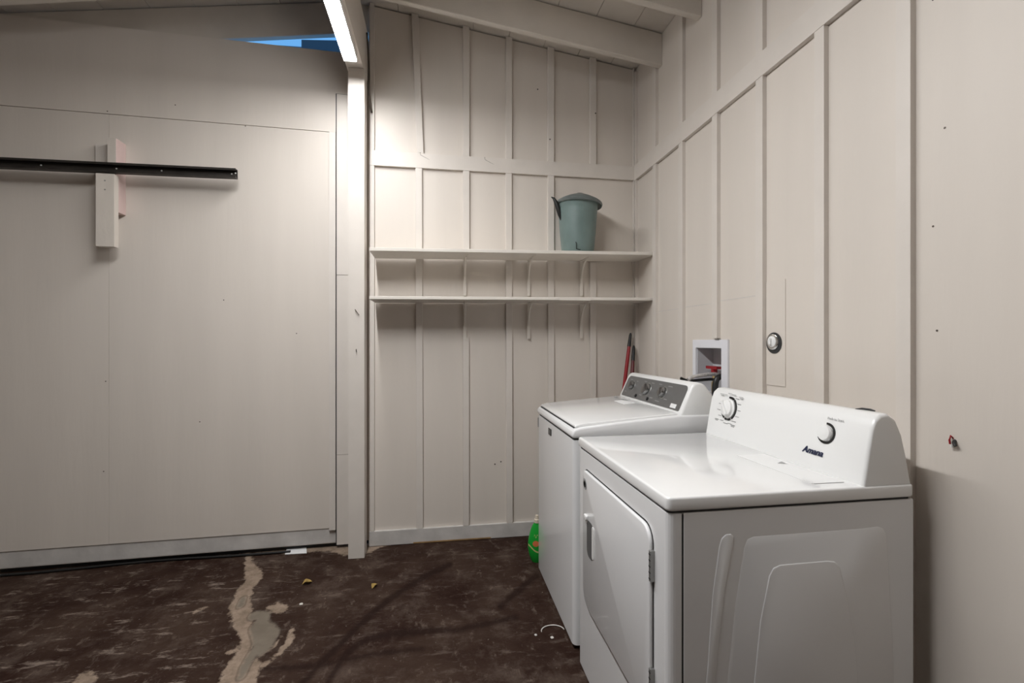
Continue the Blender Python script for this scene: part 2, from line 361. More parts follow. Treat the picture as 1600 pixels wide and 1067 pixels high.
# ------------------------------------------------------------------ left stretch of back wall (turned 1.9 degrees)
TL = Matrix.Translation((-1.9, 0, 0)) @ Matrix.Rotation(math.radians(1.9), 4, 'Z')
def wall_left():
    bm = bmesh.new(); bm_box(bm, (-3.5, 0.008, 0.03), (0.10, 0.02, 3.121))
    r = from_bm('wall_left', bm, M['ply'], T=TL); struct(r)
    P = M['ply']
    box('plywood_sheet', (-3.5, -0.002, 2.6165), (-0.02, 0.008, 3.122), P, r, 0.001, T=TL)          # upper row
    box('plywood_sheet', (-1.343, 0.0, 0.128), (-0.100, 0.008, 2.6135), P, r, 0.001, T=TL)           # lower row, either side of the seam
    box('plywood_sheet', (-2.563, 0.0, 0.128), (-1.3445, 0.008, 2.6135), P, r, 0.001, T=TL)
    box('plywood_sheet', (-3.5, 0.0, 0.128), (-2.5645, 0.008, 2.6135), P, r, 0.001, T=TL)
    box('batten', (-0.136, -0.016, 0.120), (-0.098, 0.0, 2.610), M['trimp'], r, 0.0015, T=TL)
    for z0, z1 in ((0.024, 0.588), (0.590, 1.716), (1.719, 2.853)):
        box('jamb_board', (-0.0915, -0.012, z0), (0.02, -0.0025, z1), M['trimp'], r, 0.001, T=TL)
    box('dark_joint', (-0.0985, -0.0035, 0.024), (-0.0925, -0.0022, 2.853), M['seam'], r, T=TL)
    box('dark_joint', (-0.0978, -0.008, 2.8535), (-0.02, -0.0025, 2.857), M['seam'], r, T=TL)
    for (x, z) in ((-0.74, 1.55), (-0.62, 2.61), (-1.36, 1.07), (-1.37, 0.55), (-0.87, 0.82), (-1.0, 2.70), (-1.35, 2.63), (-0.33, 1.35)):
        lathe('nail_head', [(0.0035, 0), (0.0035, 0.0008)], (x, 0.0 if z < 2.612 else -0.002, z), M['nail'], r, 8, (0, -1, 0), T=TL)
    return r
wl = wall_left()
bl = box('baseboard_left', (-3.5, 0.006, 0.034), (-0.094, 0.03, 0.128), M['basep'], None, 0.003, T=TL); struct(bl)

gap_backing = box('dark_backing_1', (-3.5, 0.034, -0.02), (0.11, 0.12, 0.10), M['seam'], None, T=TL); struct(gap_backing)  # dark box added behind the bottom gap: stops outside light, reads as black
# walls outside the picture that close the room
w3 = box('wall_outer_left', (-5.5, -6.2, 0), (-5.482, 0.0, 2.845), M['paint']); struct(w3)
w4 = prism('wall_front', [(-5.5, 0), (0.0, 0), (0.0, 3.19), (-1.85, 3.44), (-5.5, 2.84)], 1, -6.218, -6.2, M['paint']); struct(w4)

# ------------------------------------------------------------------ roof: deck boards, rafters
RIDGE = -1.852
DECK_L = lambda x: 3.485 + 0.174*(x - RIDGE)
def ceiling():
    r = prism('ceiling', [(RIDGE, 3.52), (0.30, 3.19), (0.30, 3.21), (RIDGE, 3.54)], 1, -6.3, 0.35, M['deck']); struct(r)
    prism('roof_sheet', [(-5.6, DECK_L(-5.6)+0.03), (RIDGE, DECK_L(RIDGE)+0.03), (RIDGE, DECK_L(RIDGE)+0.05), (-5.6, DECK_L(-5.6)+0.05)], 1, -6.3, 0.22, M['deck'], r)
    n = 0; x = RIDGE
    while x < 0.2:
        x2 = min(x+0.2386, 0.25); a, c = x+0.0015, x2-0.0015
        prism('deck_board', [(a, DECK_R(a)), (c, DECK_R(c)), (c, DECK_R(c)+0.02), (a, DECK_R(a)+0.02)], 1, -6.25, 0.30, M['deck'], r); x = x2
    x = RIDGE
    while x > -5.5:
        x2 = max(x-0.2386, -5.56); a, c = x2+0.0015, x-0.0015
        prism('deck_board', [(a, DECK_L(a)), (c, DECK_L(c)), (c, DECK_L(c)+0.02), (a, DECK_L(a)+0.02)], 1, -6.25, 0.20, M['deck'], r); x = x2
    for k in range(14):
        y = -0.350 - 0.432*k
        if y < -6.1: break
        prism('rafter', [(-1.80, DECK_R(-1.80)-0.202), (-0.001, DECK_R(0)-0.202), (-0.001, DECK_R(0)-0.007), (-1.80, DECK_R(-1.8)-0.004)], 1, y-0.038, y, M['deck'], r, 0.003, 1)
        prism('rafter', [(-5.48, DECK_L(-5.48)-0.205), (-1.905, DECK_L(-1.905)-0.205), (-1.905, DECK_L(-1.905)-0.001), (-5.48, DECK_L(-5.48)-0.001)], 1, y-0.038, y, M['deck'], r, 0.003, 1)
    f = lambda x: DECK_L(x-1.9)
    prism('rafter', [(-3.5, f(-3.5)-0.208), (0.10, f(0.10)-0.208), (0.10, f(0.10)-0.006), (-3.5, f(-3.5)-0.006)], 1, 0.022, 0.060, M['deck'], r, 0.003, 1, T=TL)
    return r
ce = ceiling()
beam = tag(box('ridge_beam', (-1.902, -6.19, 2.94), (-1.805, -0.005, 3.262), M['trimp'], None, 0.004), 'greige painted ridge beam running towards the viewer above the strip lights', 'beam')

# post
post = thing('support_post', 'greige square wooden post carrying the ridge beam beside the shelves', 'post', (-1.848, -0.12, 0))
pm = box('shaft', (-1.893, -0.168, 0.0), (-1.800, -0.078, 2.939), M['trimp'], post, 0.004)
for (x, z, dx, dz) in ((-1.852, 1.492, 0.024, -0.035), (-1.846, 1.252, 0.004, -0.014)):
    tube('bent_nail', [(x, -0.166, z), (x, -0.176, z), (x+dx*.5, -0.186, z+dz*.5), (x+dx, -0.182, z+dz)], 0.0022, M['nail'], post, 6)
box('splice_strip', (-1.905, -0.12, 2.66), (-1.8935, -0.09, 2.92), M['trimp'], post, 0.001)

# ------------------------------------------------------------------ strip lights
def strip(y0, y1, label, lens='lens'):
    t = thing('strip_light', label, 'light', (-1.852, (y0+y1)/2, 2.875))
    box('housing', (-1.890, y1, 2.893), (-1.816, y0, 2.9395), M['fixture'], t, 0.004)
    prism('diffuser', [(-1.8855, 2.8925), (-1.8855, 2.887), (-1.880, 2.884), (-1.826, 2.884), (-1.8205, 2.887), (-1.8205, 2.8925)], 1, y0-0.008, y1+0.008, M[lens], t)
    for y in (y0, y1+0.007): box('end_cap', (-1.8875, y-0.007, 2.882), (-1.8185, y, 2.893), M['fixture'], t)
strip(-0.322, -1.55, 'glowing white strip light under the beam, nearest the post')

strip(-1.57, -2.60, 'unseen strip light added farther along the beam to brighten the right wall and dryer', 'fill_lens')  # added fill, out of view; lifts the right wall and dryer
# white and dark cables behind the post
tag(tube('power_cable', smoothpath([(-1.795, -0.10, 3.20), (-1.789, -0.09, 3.08), (-1.786, -0.075, 2.95), (-1.790, -0.06, 2.86), (-1.783, -0.05, 2.78), (-1.777, -0.028, 2.745)]), 0.006, M['nail']), 'thin dark cable hanging down behind the top of the post', 'cable')

# ------------------------------------------------------------------ shelves
def bracket(parent, x, z, name='bracket'):
    bm = bmesh.new()
    bm_box(bm, (x-0.010, -0.0225, z-0.235), (x+0.010, -0.0195, z))
    bm_box(bm, (x-0.010, -0.215, z-0.003), (x+0.010, -0.0225, z))
    # curved brace
    prev = None; n = 8
    for i in range(n+1):
        a = (PI/2)*i/n; cy, cz = -0.165 + 0.142*math.sin(a)*1.0, z-0.150+0.147*math.cos(a)
        cur = (cy, cz)
        if prev:
            v = [bm.verts.new((x+sx*0.005, c[0]+o, c[1]+o)) for sx in (-1, 1) for c in (prev, cur) for o in (-0.003, 0.003)]
            for f in ((0,1,3,2), (4,6,7,5), (0,4,5,1), (2,3,7,6), (0,2,6,4), (1,5,7,3)): bm.faces.new([v[q] for q in f])
        prev = cur
    bmesh.ops.recalc_face_normals(bm, faces=bm.faces)
    from_bm(name, bm, M['shelfp'], parent)
def shelf(zl, zr, th, label):
    t = thing('wall_shelf', label, 'shelf', (-0.88, -0.14, zl), 'painted shelves on the back wall')
    prism('board', [(-1.758, zl-th), (-0.001, zr-th), (-0.001, zr), (-1.758, zl)], 1, -0.272, -0.0215, M['shelfp'], t, 0.002, 1)
    for x in (-1.190, -0.766, -0.401): bracket(t, x, zl-th+(zr-zl)*(x+1.758)/1.758)
    return t
shelf(1.846, 1.872, 0.020, 'upper cream painted shelf with the lidded pail on it')
lo_sh = shelf(1.563, 1.580, 0.018, 'lower cream painted shelf, empty, under the pail shelf')
box('edge_patch', (-0.62, -0.2735, 1.556), (-0.42, -0.2722, 1.573), M['shelfp'], lo_sh)

# ------------------------------------------------------------------ lidded pail
bx_, by_, bz_ = -0.462, -0.135, 1.869
pail = thing('lidded_pail', 'grey-teal enamel pail with a tilted lid on the upper shelf', 'pail', (bx_, by_, bz_))
lathe('body', [(0.0, 0.0), (0.098, 0.0), (0.102, 0.006), (0.108, 0.05), (0.118, 0.16), (0.126, 0.27), (0.130, 0.325), (0.134, 0.330), (0.130, 0.334), (0.120, 0.334)], (bx_, by_, bz_), M['teal'], pail, 40)
TLid = Matrix.Translation((bx_+0.010, by_, bz_+0.333)) @ Matrix.Rotation(math.radians(4.0), 4, 'Y')
lid = lathe('lid', [(0.120, -0.004), (0.134, -0.012), (0.147, -0.018), (0.151, -0.008), (0.147, 0.003), (0.125, 0.018), (0.09, 0.036), (0.06, 0.048), (0.03, 0.053), (0.0, 0.054)], (0, 0, 0), M['tealdark'], pail, 40, T=TLid)
lathe('knob', [(0.034, 0.050), (0.036, 0.057), (0.028, 0.062), (0.012, 0.064), (0.0, 0.064)], (0, 0, 0), M['tealdark'], lid, 20, T=TLid)
hb = [(-0.110, 0.20, 0.004), (-0.126, 0.245, 0.012), (-0.137, 0.29, 0.016), (-0.150, 0.325, 0.014), (-0.166, 0.352, 0.008), (-0.182, 0.360, 0.003)]
tube('handle', [(bx_+a, by_-0.02, bz_+h) for a, h, r in hb], [r for a, h, r in hb], M['blackmetal'], pail, 10)
tube('bail_hook', [(bx_-0.045, by_-0.107, bz_+0.055), (bx_-0.045, by_-0.118, bz_+0.05), (bx_-0.045, by_-0.118, bz_+0.012), (bx_-0.02, by_-0.122, bz_+0.006)], 0.003, M['blackmetal'], pail, 8)

# ------------------------------------------------------------------ washer
WF, WN, WX = -0.800, -1.172, -0.470
def washer():
    t = thing('washing_machine', 'white top-loading washing machine with a dark grey control panel, in the corner', 'washing machine', (-0.45, -0.82, 0))
    prism('cabinet', rrect(WF, -0.11, WN, WX, 0.022), 2, 0.022, 0.884, M['enamel'], t)
    smooth_angle(t.children[-1], 25)
    prism('seam', rrect(WF+0.006, -0.12, WN+0.006, WX-0.006, 0.02), 2, 0.884, 0.892, M['seam'], t)
    top = prism('top_cover', [(WF-0.004, 0.892), (WF-0.006, 0.912), (WF+0.004, 0.928), (WF+0.03, 0.936), (-0.60, 0.954), (-0.45, 0.967), (-0.318, 0.978), (-0.16, 0.978), (-0.10, 0.95), (-0.10, 0.892)], 1, WN-0.002, WX+0.002, M['enamel'], t, 0.010, 3)
    # lid: a domed slab lying in the top, dark joint round it
    prism('lid_joint', [(WF+0.010, 0.915), (WF+0.010, 0.9315), (WF+0.03, 0.940), (WF+0.06, 0.936)], 1, WN+0.030, WX-0.022, M['seam'], t)
    ld = prism('lid', [(WF+0.013, 0.9335), (WF+0.015, 0.943), (WF+0.045, 0.951), (-0.60, 0.9645), (-0.45, 0.9755), (-0.322, 0.985), (-0.322, 0.96), (-0.6, 0.945)], 1, WN+0.016, WX-0.016, M['enamel2'], t, 0.004, 3)
    sl = math.atan2(0.011, 0.15)
    for (x0, x1, y0, y1, mm) in ((-0.42, -0.36, -0.80, -0.66, 'paper'), (-0.375, -0.35, -0.70, -0.62, 'greyprint'), (-0.372, -0.350, -0.545, -0.52, 'greyprint')):
        zz = lambda x: 0.9755 + (x+0.45)*(0.985-0.9755)/(0.128)
        prism('printed_label', [(x0, zz(x0)+0.0003), (x1, zz(x1)+0.0003), (x1, zz(x1)+0.001), (x0, zz(x0)+0.001)], 1, y0, y1, M[mm], ld)
    # console
    prof = [(-0.318, 0.972), (-0.312, 0.988), (-0.262, 1.098), (-0.250, 1.114), (-0.228, 1.120), (-0.200, 1.112), (-0.165, 1.07), (-0.135, 1.01), (-0.112, 0.94), (-0.112, 0.92)]
    co = prism('console', prof, 1, WN+0.004, WX-0.004, M['plasticw'], t, 0.012, 3)
    a = Vector((-0.312, 0, 0.988)); b = Vector((-0.262, 0, 1.098)); u = (b-a).normalized(); n = Vector((-u.z, 0, u.x))
    TP = Matrix(((0, u.x, n.x, a.x), (-1, 0, 0, 0), (0, u.z, n.z, a.z), (0, 0, 0, 1)))     # panel frame: s = -y, t = up the slope, h = out
    L = (b-a).length
    cp = prism('control_panel', rrect(0.505, 1.145, 0.004, L+0.004, (0.022, 0.03, 0.006, 0.006)), 2, -0.001, 0.0035, M['panelgrey'], co, T=TP)
    for s, tt, r in ((0.600, 0.070, 0.023), (0.785, 0.066, 0.032), (0.955, 0.070, 0.026)):
        lathe('knob_bezel', [(r+0.007, 0.0036), (r+0.006, 0.005), (r, 0.005)], (s, tt, 0), M['steel'], co, 28, T=TP)
        lathe('knob', [(r, 0.004), (r*0.97, 0.016), (r*0.85, 0.024), (r*0.5, 0.027), (0, 0.027)], (s, tt, 0), M['chrome'] if False else M['panelknob'], co, 28, T=TP)
    for s in (0.690, 0.830): lathe('button', [(0.009, 0.0036), (0.009, 0.008), (0.006, 0.0095), (0, 0.0095)], (s, 0.020, 0), M['black'], co, 16, T=TP)
    box('energy_label', (1.065, 0.010, 0.0036), (1.115, 0.030, 0.0044), M['paper'], co, T=TP)
    bmk = bmesh.new()
    for (s, tt, wd) in ((0.56, 0.104, .03), (0.64, 0.10, .018), (0.735, 0.108, .03), (0.82, 0.106, .03), (0.90, 0.108, .03), (1.0, 0.106, .04), (0.735, 0.03, .025), (0.86, 0.03, .03), (0.93, 0.022, .04), (1.0, 0.04, .03), (0.54, 0.03, .02)):
        bm_box(bmk, (s-wd/2, tt-0.0016, 0.0036), (s+wd/2, tt+0.0016, 0.0041))
    from_bm('panel_print', bmk, M['greyprint'], co, T=TP, kind='stuff')
    # front badge: dark plate with pale bars
    bd = box('badge', (WF-0.003, -0.790, 0.826), (WF, -0.735, 0.858), M['black'], t, 0.001)
    for y in (-0.776, -0.763, -0.750): box('badge_bar', (WF-0.0036, y-0.003, 0.831), (WF-0.003, y+0.003, 0.853), M['steel'], bd)
    box('corner_clip', (WF-0.002, WX-0.016, 0.815), (WF+0.01, WX-0.004, 0.868), M['steel'], t, 0.002)
    for x in (-0.76, -0.16):
        for y in (WN+0.05, WX-0.05): lathe('foot', [(0.022, 0), (0.022, 0.008), (0.010, 0.010), (0.010, 0.024)], (x, y, 0), M['black'], t, 16)
    return t
M['recess'] = mat('recess_shade_dark', (0.10, 0.10, 0.10), 0.6)
M['panelknob'] = mat('dark_chrome_knob', (0.26, 0.26, 0.26), 0.2, metal=0.9)
washer()

# ------------------------------------------------------------------ dryer
DF, DN, DX, DB = -0.798, -1.978, -1.241, -0.085
def dryer():
    t = thing('clothes_dryer', 'white front-loading clothes dryer with two white dials, nearest the viewer', 'dryer', (-0.44, -1.61, 0))
    # cabinet: back shell and wrapped front panel with the seam between
    prism('cabinet', [(-0.757, DN), (DB, DN), (DB, DX), (-0.757, DX)], 2, 0.015, 0.873, M['enamel'], t, 0.002, 1)
    prism('seam', [(-0.762, DN+0.0012), (-0.7565, DN+0.0012), (-0.7565, DX-0.003), (-0.762, DX-0.003)], 2, 0.02, 0.870, M['seam'], t)
    prism('front_panel', rrect(DF, -0.7615, DN, DX, (0.001, 0.020, 0.020, 0.001)), 2, 0.015, 0.873, M['enamel'], t); smooth_angle(t.children[-1], 25)
    prism('seam', rrect(DF+0.005, DB-0.004, DN+0.005, DX-0.005, 0.012), 2, 0.873, 0.880, M['seam'], t)
    top = prism('top', rrect(DF-0.003, DB+0.002, DN-0.003, DX+0.003, 0.016), 2, 0.879, 0.914, M['enamel2'], t, 0.006, 3)
    # lint screen cover and print on the top
    lc = box('lint_screen_cover', (-0.360, -1.935, 0.9141), (-0.258, -1.62, 0.9147), M['enamel2'], top, 0.0003)
    box('cover_line', (-0.352, -1.938, 0.9141), (-0.262, -1.9355, 0.9150), M['greyprint'], lc)
    prism('arrow_print', [(-0.300, -1.735), (-0.275, -1.745), (-0.270, -1.715)], 2, 0.9148, 0.9151, M['greyprint'], lc)
    # pressed shapes on the near side
    rib = [(-0.735, 0.06), (-0.714, 0.30), (-0.694, 0.47), (-0.679, 0.667), (-0.661, 0.785), (-0.654, 0.805), (-0.642, 0.814), (-0.628, 0.814), (-0.620, 0.806), (-0.622, 0.79), (-0.647, 0.664), (-0.669, 0.467), (-0.690, 0.30), (-0.710, 0.06)]
    prism('pressed_rib', rib, 1, DN-0.0018, DN+0.004, M['enamel'], t, 0.0035, 3)
    big = [(-0.672, 0.06), (-0.652, 0.30), (-0.636, 0.463), (-0.616, 0.635), (-0.592, 0.775), (-0.583, 0.797), (-0.565, 0.803), (-0.245, 0.803), (-0.20, 0.806), (-0.183, 0.80), (-0.172, 0.785), (-0.165, 0.70), (-0.15, 0.46), (-0.14, 0.06)]
    prism('pressed_panel', big, 1, DN-0.0009, DN+0.004, M['enamel'], t, 0.0026, 2)
    arch = [(-0.598, 0.06), (-0.58, 0.30), (-0.562, 0.455), (-0.547, 0.588), (-0.522, 0.70), (-0.510, 0.719), (-0.49, 0.726), (-0.352, 0.726), (-0.330, 0.722), (-0.315, 0.706), (-0.289, 0.606), (-0.269, 0.492), (-0.25, 0.30), (-0.235, 0.06)]
    prism('pressed_panel', arch, 1, DN-0.0030, DN+0.003, M['enamel'], t, 0.0036, 3)
    # door
    y0, y1, z0, z1 = -1.898, -1.325, 0.298, 0.808
    prism('door_joint', rrect(y0-0.004, y1+0.004, z0-0.004, z1+0.004, (0.03, 0.05, 0.05, 0.07), 6), 0, DF-0.0008, DF+0.01, M['seam'], t)
    dr = prism('door', rrect(y0, y1, z0, z1, (0.028, 0.048, 0.048, 0.068), 6), 0, DF-0.011, DF+0.002, M['enamel'], t, 0.005, 3)
    hx = DF-0.011
    prism('handle_shade', rrect(-1.452, -1.378, 0.502, 0.636, 0.026), 0, hx-0.0006, hx+0.001, M['recess'], dr)  # flat plate; the shade of the handle hollow is in its dark colour
    prism('handle_cup', rrect(-1.456, -1.437, 0.512, 0.630, 0.009), 0, hx-0.0016, hx+0.001, M['plasticw'], dr, 0.0006, 1)
    prism('handle_tab', rrect(-1.392, -1.366, 0.632, 0.652, 0.006), 0, hx-0.010, hx+0.001, M['plasticw'], dr, 0.003, 2)
    bg_ = lathe('badge', [(0.021, 0), (0.021, 0.0012), (0, 0.0012)], (hx, -1.356, 0.759), M['greyprint'], dr, 24, (-1, 0, 0))
    lathe('badge_ring', [(0.013, 0.0012), (0.013, 0.0018), (0.008, 0.0018), (0.008, 0.0012)], (hx, -1.356, 0.759), M['black'], bg_, 24, (-1, 0, 0))
    for z in (0.71, 0.40):
        h = box('hinge', (DF-0.013, -1.9075, z-0.04), (DF+0.001, -1.8985, z+0.04), M['steel'], t, 0.001)
        for k in range(5): box('knuckle_gap', (DF-0.0138, -1.9080, z-0.034+0.016*k), (DF-0.0128, -1.8990, z-0.031+0.016*k), M['black'], h)
    # console with rounded ends
    prof = [(-0.242, 0.914), (-0.236, 0.950), (-0.226, 1.010), (-0.214, 1.066), (-0.204, 1.090), (-0.188, 1.104), (-0.165, 1.106), (-0.142, 1.090), (-0.122, 1.050), (-0.106, 0.99), (-0.092, 0.914)]
    rings = []; nn = 7; R = 0.011
    ys = [(DN+R*(1-math.sin(PI/2*i/nn)), R*(1-math.cos(PI/2*i/nn))) for i in range(nn, -1, -1)]
    ys = ys + [(DX-(y-DN), ins) for y, ins in ys[::-1]]
    cx, cz = -0.165, 0.97; vs_, fs = [], []
    for y, ins in ys:
        for (x, z) in prof:
            k = max(0.0, (z-0.914)/0.19)
            dx, dz = cx-x, 0.98-z; l = math.hypot(dx, dz)
            vs_.append((x + dx/l*ins*0.75, y, max(0.914, z + (dz/l*ins*0.9 if dz < 0 else 0))))
    m_ = len(prof)
    for i in range(len(ys)-1):
        for j in range(m_-1): fs.append((i*m_+j, i*m_+j+1, (i+1)*m_+j+1, (i+1)*m_+j))
    fs.append(tuple(range(m_))); fs.append(tuple(range((len(ys)-1)*m_, len(ys)*m_))[::-1])
    co = link('console', vs_, fs, M['plasticw'], t); smooth_angle(co, 50)
    bm = bmesh.new(); bm.from_mesh(co.data); bmesh.ops.recalc_face_normals(bm, faces=bm.faces); bm.to_mesh(co.data); bm.free(); smooth_angle(co, 50)
    # face frame, fitted to the straight part of the front
    a = Vector((-0.236, 0, 0.950)); b = Vector((-0.214, 0, 1.066)); u = (b-a).normalized(); n = Vector((-u.z, 0, u.x))
    fx = lambda z: a + u*((z-0.950)/u.z) + n*0.0022
    def frame(y, z):
        p = fx(z); return Matrix(((0, u.x, n.x, p.x), (-1, 0, 0, y), (0, u.z, n.z, p.z), (0, 0, 0, 1)))
    def arc(name, T, r0, r1, a0, a1, h, m2, par, nseg=24):
        bm = bmesh.new(); prev = None
        for i in range(nseg+1):
            an = math.radians(a0+(a1-a0)*i/nseg); c, s = math.cos(an), math.sin(an)
            cur = [bm.verts.new((r*c, r*s, hh)) for r, hh in ((r0, -0.003), (r0, h), (r1, h), (r1, -0.003))]
            if prev:
                for q in range(4): bm.faces.new((prev[q], prev[(q+1) % 4], cur[(q+1) % 4], cur[q]))
            else: bm.faces.new(cur[::-1])
            prev = cur
        bm.faces.new(prev); bmesh.ops.recalc_face_normals(bm, faces=bm.faces)
        return from_bm(name, bm, m2, par, T=T)
    T1 = frame(-1.372, 1.034)
    k1 = lathe('dial', [(0.038, 0), (0.038, 0.004), (0.032, 0.007), (0.031, 0.015), (0.027, 0.018), (0, 0.018)], (0, 0, 0), M['plasticw'], co, 36, T=T1)
    bmg = bmesh.new(); bm_box(bmg, (-0.0045, -0.031, 0.014), (0.0045, 0.031, 0.026)); bev(bmg, 0.002, 2)
    from_bm('grip', bmg, M['plasticw'], k1, T=T1 @ Matrix.Rotation(math.radians(40), 4, 'Z'))
    for a0, a1 in ((-110, -92), (-86, -62), (-55, 55), (62, 80), (-150, -118), (84, 100)): arc('dial_scale', T1, 0.040, 0.0475, a0, a1, 0.001, M['black'], co, 14)
    bm = bmesh.new(); rnd = random.Random(3)
    for an in range(0, 360, 24):
        if 140 < an < 150: continue
        c, s = math.cos(math.radians(an)), math.sin(math.radians(an)); px, py = 0.062*c, 0.060*s
        wd = 0.008 + 0.006*rnd.random()
        bm_box(bm, (px-wd, py-0.0011, -0.0005), (px+wd, py+0.0011, 0.0004))
    for (px, py, wd) in ((-0.056, 0.052, 0.014), (-0.054, 0.047, 0.010), (0.062, 0.052, 0.012), (0.064, 0.047, 0.009), (-0.066, -0.052, .012), (-0.066, -0.057, .008), (0.040, -0.060, .013), (0.040, -0.065, .010)):
        bm_box(bm, (px-wd, py-0.0012, -0.0005), (px+wd, py+0.0012, 0.0004))
    from_bm('dial_print', bm, M['greyprint'], co, T=T1, kind='stuff')
    T2 = frame(-1.838, 1.028)
    lathe('start_knob', [(0.0235, 0), (0.0235, 0.006), (0.021, 0.011), (0.012, 0.0135), (0, 0.014)], (0, 0, 0), M['plasticw'], co, 32, T=T2)
    arc('knob_ring', T2, 0.0255, 0.0315, -150, 95, 0.001, M['black'], co, 36)
    p = fx(0.966); text_mesh('brand_lettering', 'Amana', 0.027, M['navy'], co, p + Vector((0, -1.800, 0)), (0, -1, 0), u, 0.35, 0.0006, 0.0006)
    p = fx(1.072); text_mesh('start_print', 'Push to Start', 0.0105, M['palegrey'], co, p + Vector((0, -1.862, 0)) - n*0.0005, (0, -1, 0), u, 0, 0.0005)
    tube('console_clip', [(-0.17, -1.885, 1.104), (-0.165, -1.90, 1.1085), (-0.16, -1.92, 1.1085), (-0.155, -1.93, 1.105)], 0.003, M['black'], co, 8)
    for x in (-0.74, -0.14):
        for y in (DN+0.05, DX-0.05): lathe('foot', [(0.020, 0), (0.020, 0.006), (0.010, 0.008), (0.010, 0.018)], (x, y, 0), M['black'], t, 16)
    return t
dryer()

# ------------------------------------------------------------------ outlet box for the washer hoses
def outlet_box():
    t = thing('hose_outlet_box', 'white plastic washer outlet box set into the right wall', 'outlet box', (0.03, -0.888, 1.0))
    bm = bmesh.new(); x0, x1 = -0.010, -0.0005
    Y0, Y1, Z0, Z1 = -1.050, -0.747, 0.985, 1.309
    y0, y1, z0, z1 = HY0+0.004, HY1-0.004, HZ0+0.004, HZ1-0.004
    bm_box(bm, (x0, Y0, z1), (x1, Y1, Z1)); bm_box(bm, (x0, Y0, Z0), (x1, Y1, z0)); bm_box(bm, (x0, Y0, z0), (x1, y0, z1)); bm_box(bm, (x0, y1, z0), (x1, Y1, z1))
    from_bm('frame', bm, M['boxw'], t)
    bm = bmesh.new(); w_ = 0.003; xb = 0.090
    bm_box(bm, (xb, y0, z0), (xb+w_, y1, z1)); bm_box(bm, (x1, y0, z1-w_), (xb, y1, z1)); bm_box(bm, (x1, y0, z0), (xb, y1, z0+w_)); bm_box(bm, (x1, y0, z0+w_), (xb, y0+w_, z1-w_)); bm_box(bm, (x1, y1-w_, z0+w_), (xb, y1, z1-w_))
    from_bm('recess', bm, M['boxg'], t)
    v = lathe('valve', [(0.014, 0.0), (0.014, 0.05), (0.010, 0.055), (0.010, 0.105)], (0.050, -0.850, z0+0.004), M['brass'], t, 16)
    box('valve_handle', (0.034, -0.895, 1.158), (0.066, -0.800, 1.172), M['red'], v, 0.004, 2)
    lathe('handle_hub', [(0.016, 0), (0.016, 0.022), (0.010, 0.026)], (0.050, -0.850, 1.136), M['red'], v, 16)
    lathe('drain_stub', [(0.024, 0), (0.024, 0.11), (0.020, 0.11), (0.020, 0.0)], (0.055, -0.960, z0+0.003), M['boxw'], t, 20)
    box('screw_tab', (-0.0155, -0.985, 1.309), (-0.001, -0.955, 1.3125), M['steel'], t)
    return t
outlet_box()
tag(tube('supply_hose', smoothpath([(0.046, -0.885, 1.130), (0.006, -0.915, 1.137), (-0.057, -0.925, 1.133), (-0.118, -0.93, 1.124), (-0.142, -0.93, 1.112)]), 0.009, M['braid']), 'braided metal supply hose bending out of the outlet box', 'hose')
tag(tube('supply_hose', smoothpath([(0.046, -0.878, 1.100), (0.004, -0.898, 1.109), (-0.060, -0.898, 1.106), (-0.125, -0.895, 1.104), (-0.160, -0.890, 1.116)]), 0.0075, M['black']), 'black rubber supply hose just below the braided hose', 'hose')
tag(tube('drain_hose', smoothpath([(0.030, -0.972, 1.118), (0.004, -0.976, 1.128), (-0.022, -0.980, 1.112), (-0.031, -0.982, 1.06), (-0.032, -0.985, 1.0), (-0.036, -0.988, 0.94), (-0.048, -0.99, 0.85), (-0.05, -0.99, 0.5)]), 0.014, M['black']), 'thick black drain hose hanging out of the outlet box', 'hose')

# round fitting on the right wall
cap = thing('pipe_fitting', 'round white capped fitting in a dark hole of the right wall', 'pipe cap', (-0.004, -1.349, 1.294))
lathe('hole_ring', [(0.0, 0), (0.043, 0), (0.043, 0.0025), (0.0, 0.0025)], (-0.0035, -1.349, 1.294), M['seam'], cap, 32, (-1, 0, 0))
lathe('flange', [(0.033, 0.0024), (0.033, 0.006), (0.028, 0.009), (0.022, 0.009)], (-0.0035, -1.346, 1.298), M['chrome'], cap, 32, (-1, 0, 0))
lathe('plug', [(0.024, 0.003), (0.023, 0.010), (0.016, 0.013), (0.0, 0.013)], (-0.0035, -1.346, 1.300), M['plasticw'], cap, 24, (-1, 0, 0))
box('plug_grip', (-0.024, -1.351, 1.288), (-0.0155, -1.341, 1.312), M['plasticw'], cap, 0.002, 2)

# stub of wires at the right
ws = thing('wire_stub', 'tiny red and black wire ends poking from the bare right wall', 'wire', (0, -2.014, 1.033))
tube('red_wire', [(0.002, -2.010, 1.040), (-0.006, -2.009, 1.048), (-0.009, -2.008, 1.036), (-0.008, -2.009, 1.026)], 0.0025, M['red'], ws, 8)
tube('black_wire', [(0.002, -2.014, 1.036), (-0.008, -2.018, 1.033), (-0.012, -2.024, 1.024)], 0.0042, M['black'], ws, 8)
lathe('wire_tip', [(0.003, 0), (0.003, 0.008)], (-0.008, -2.013, 1.018), M['hole'], ws, 8)

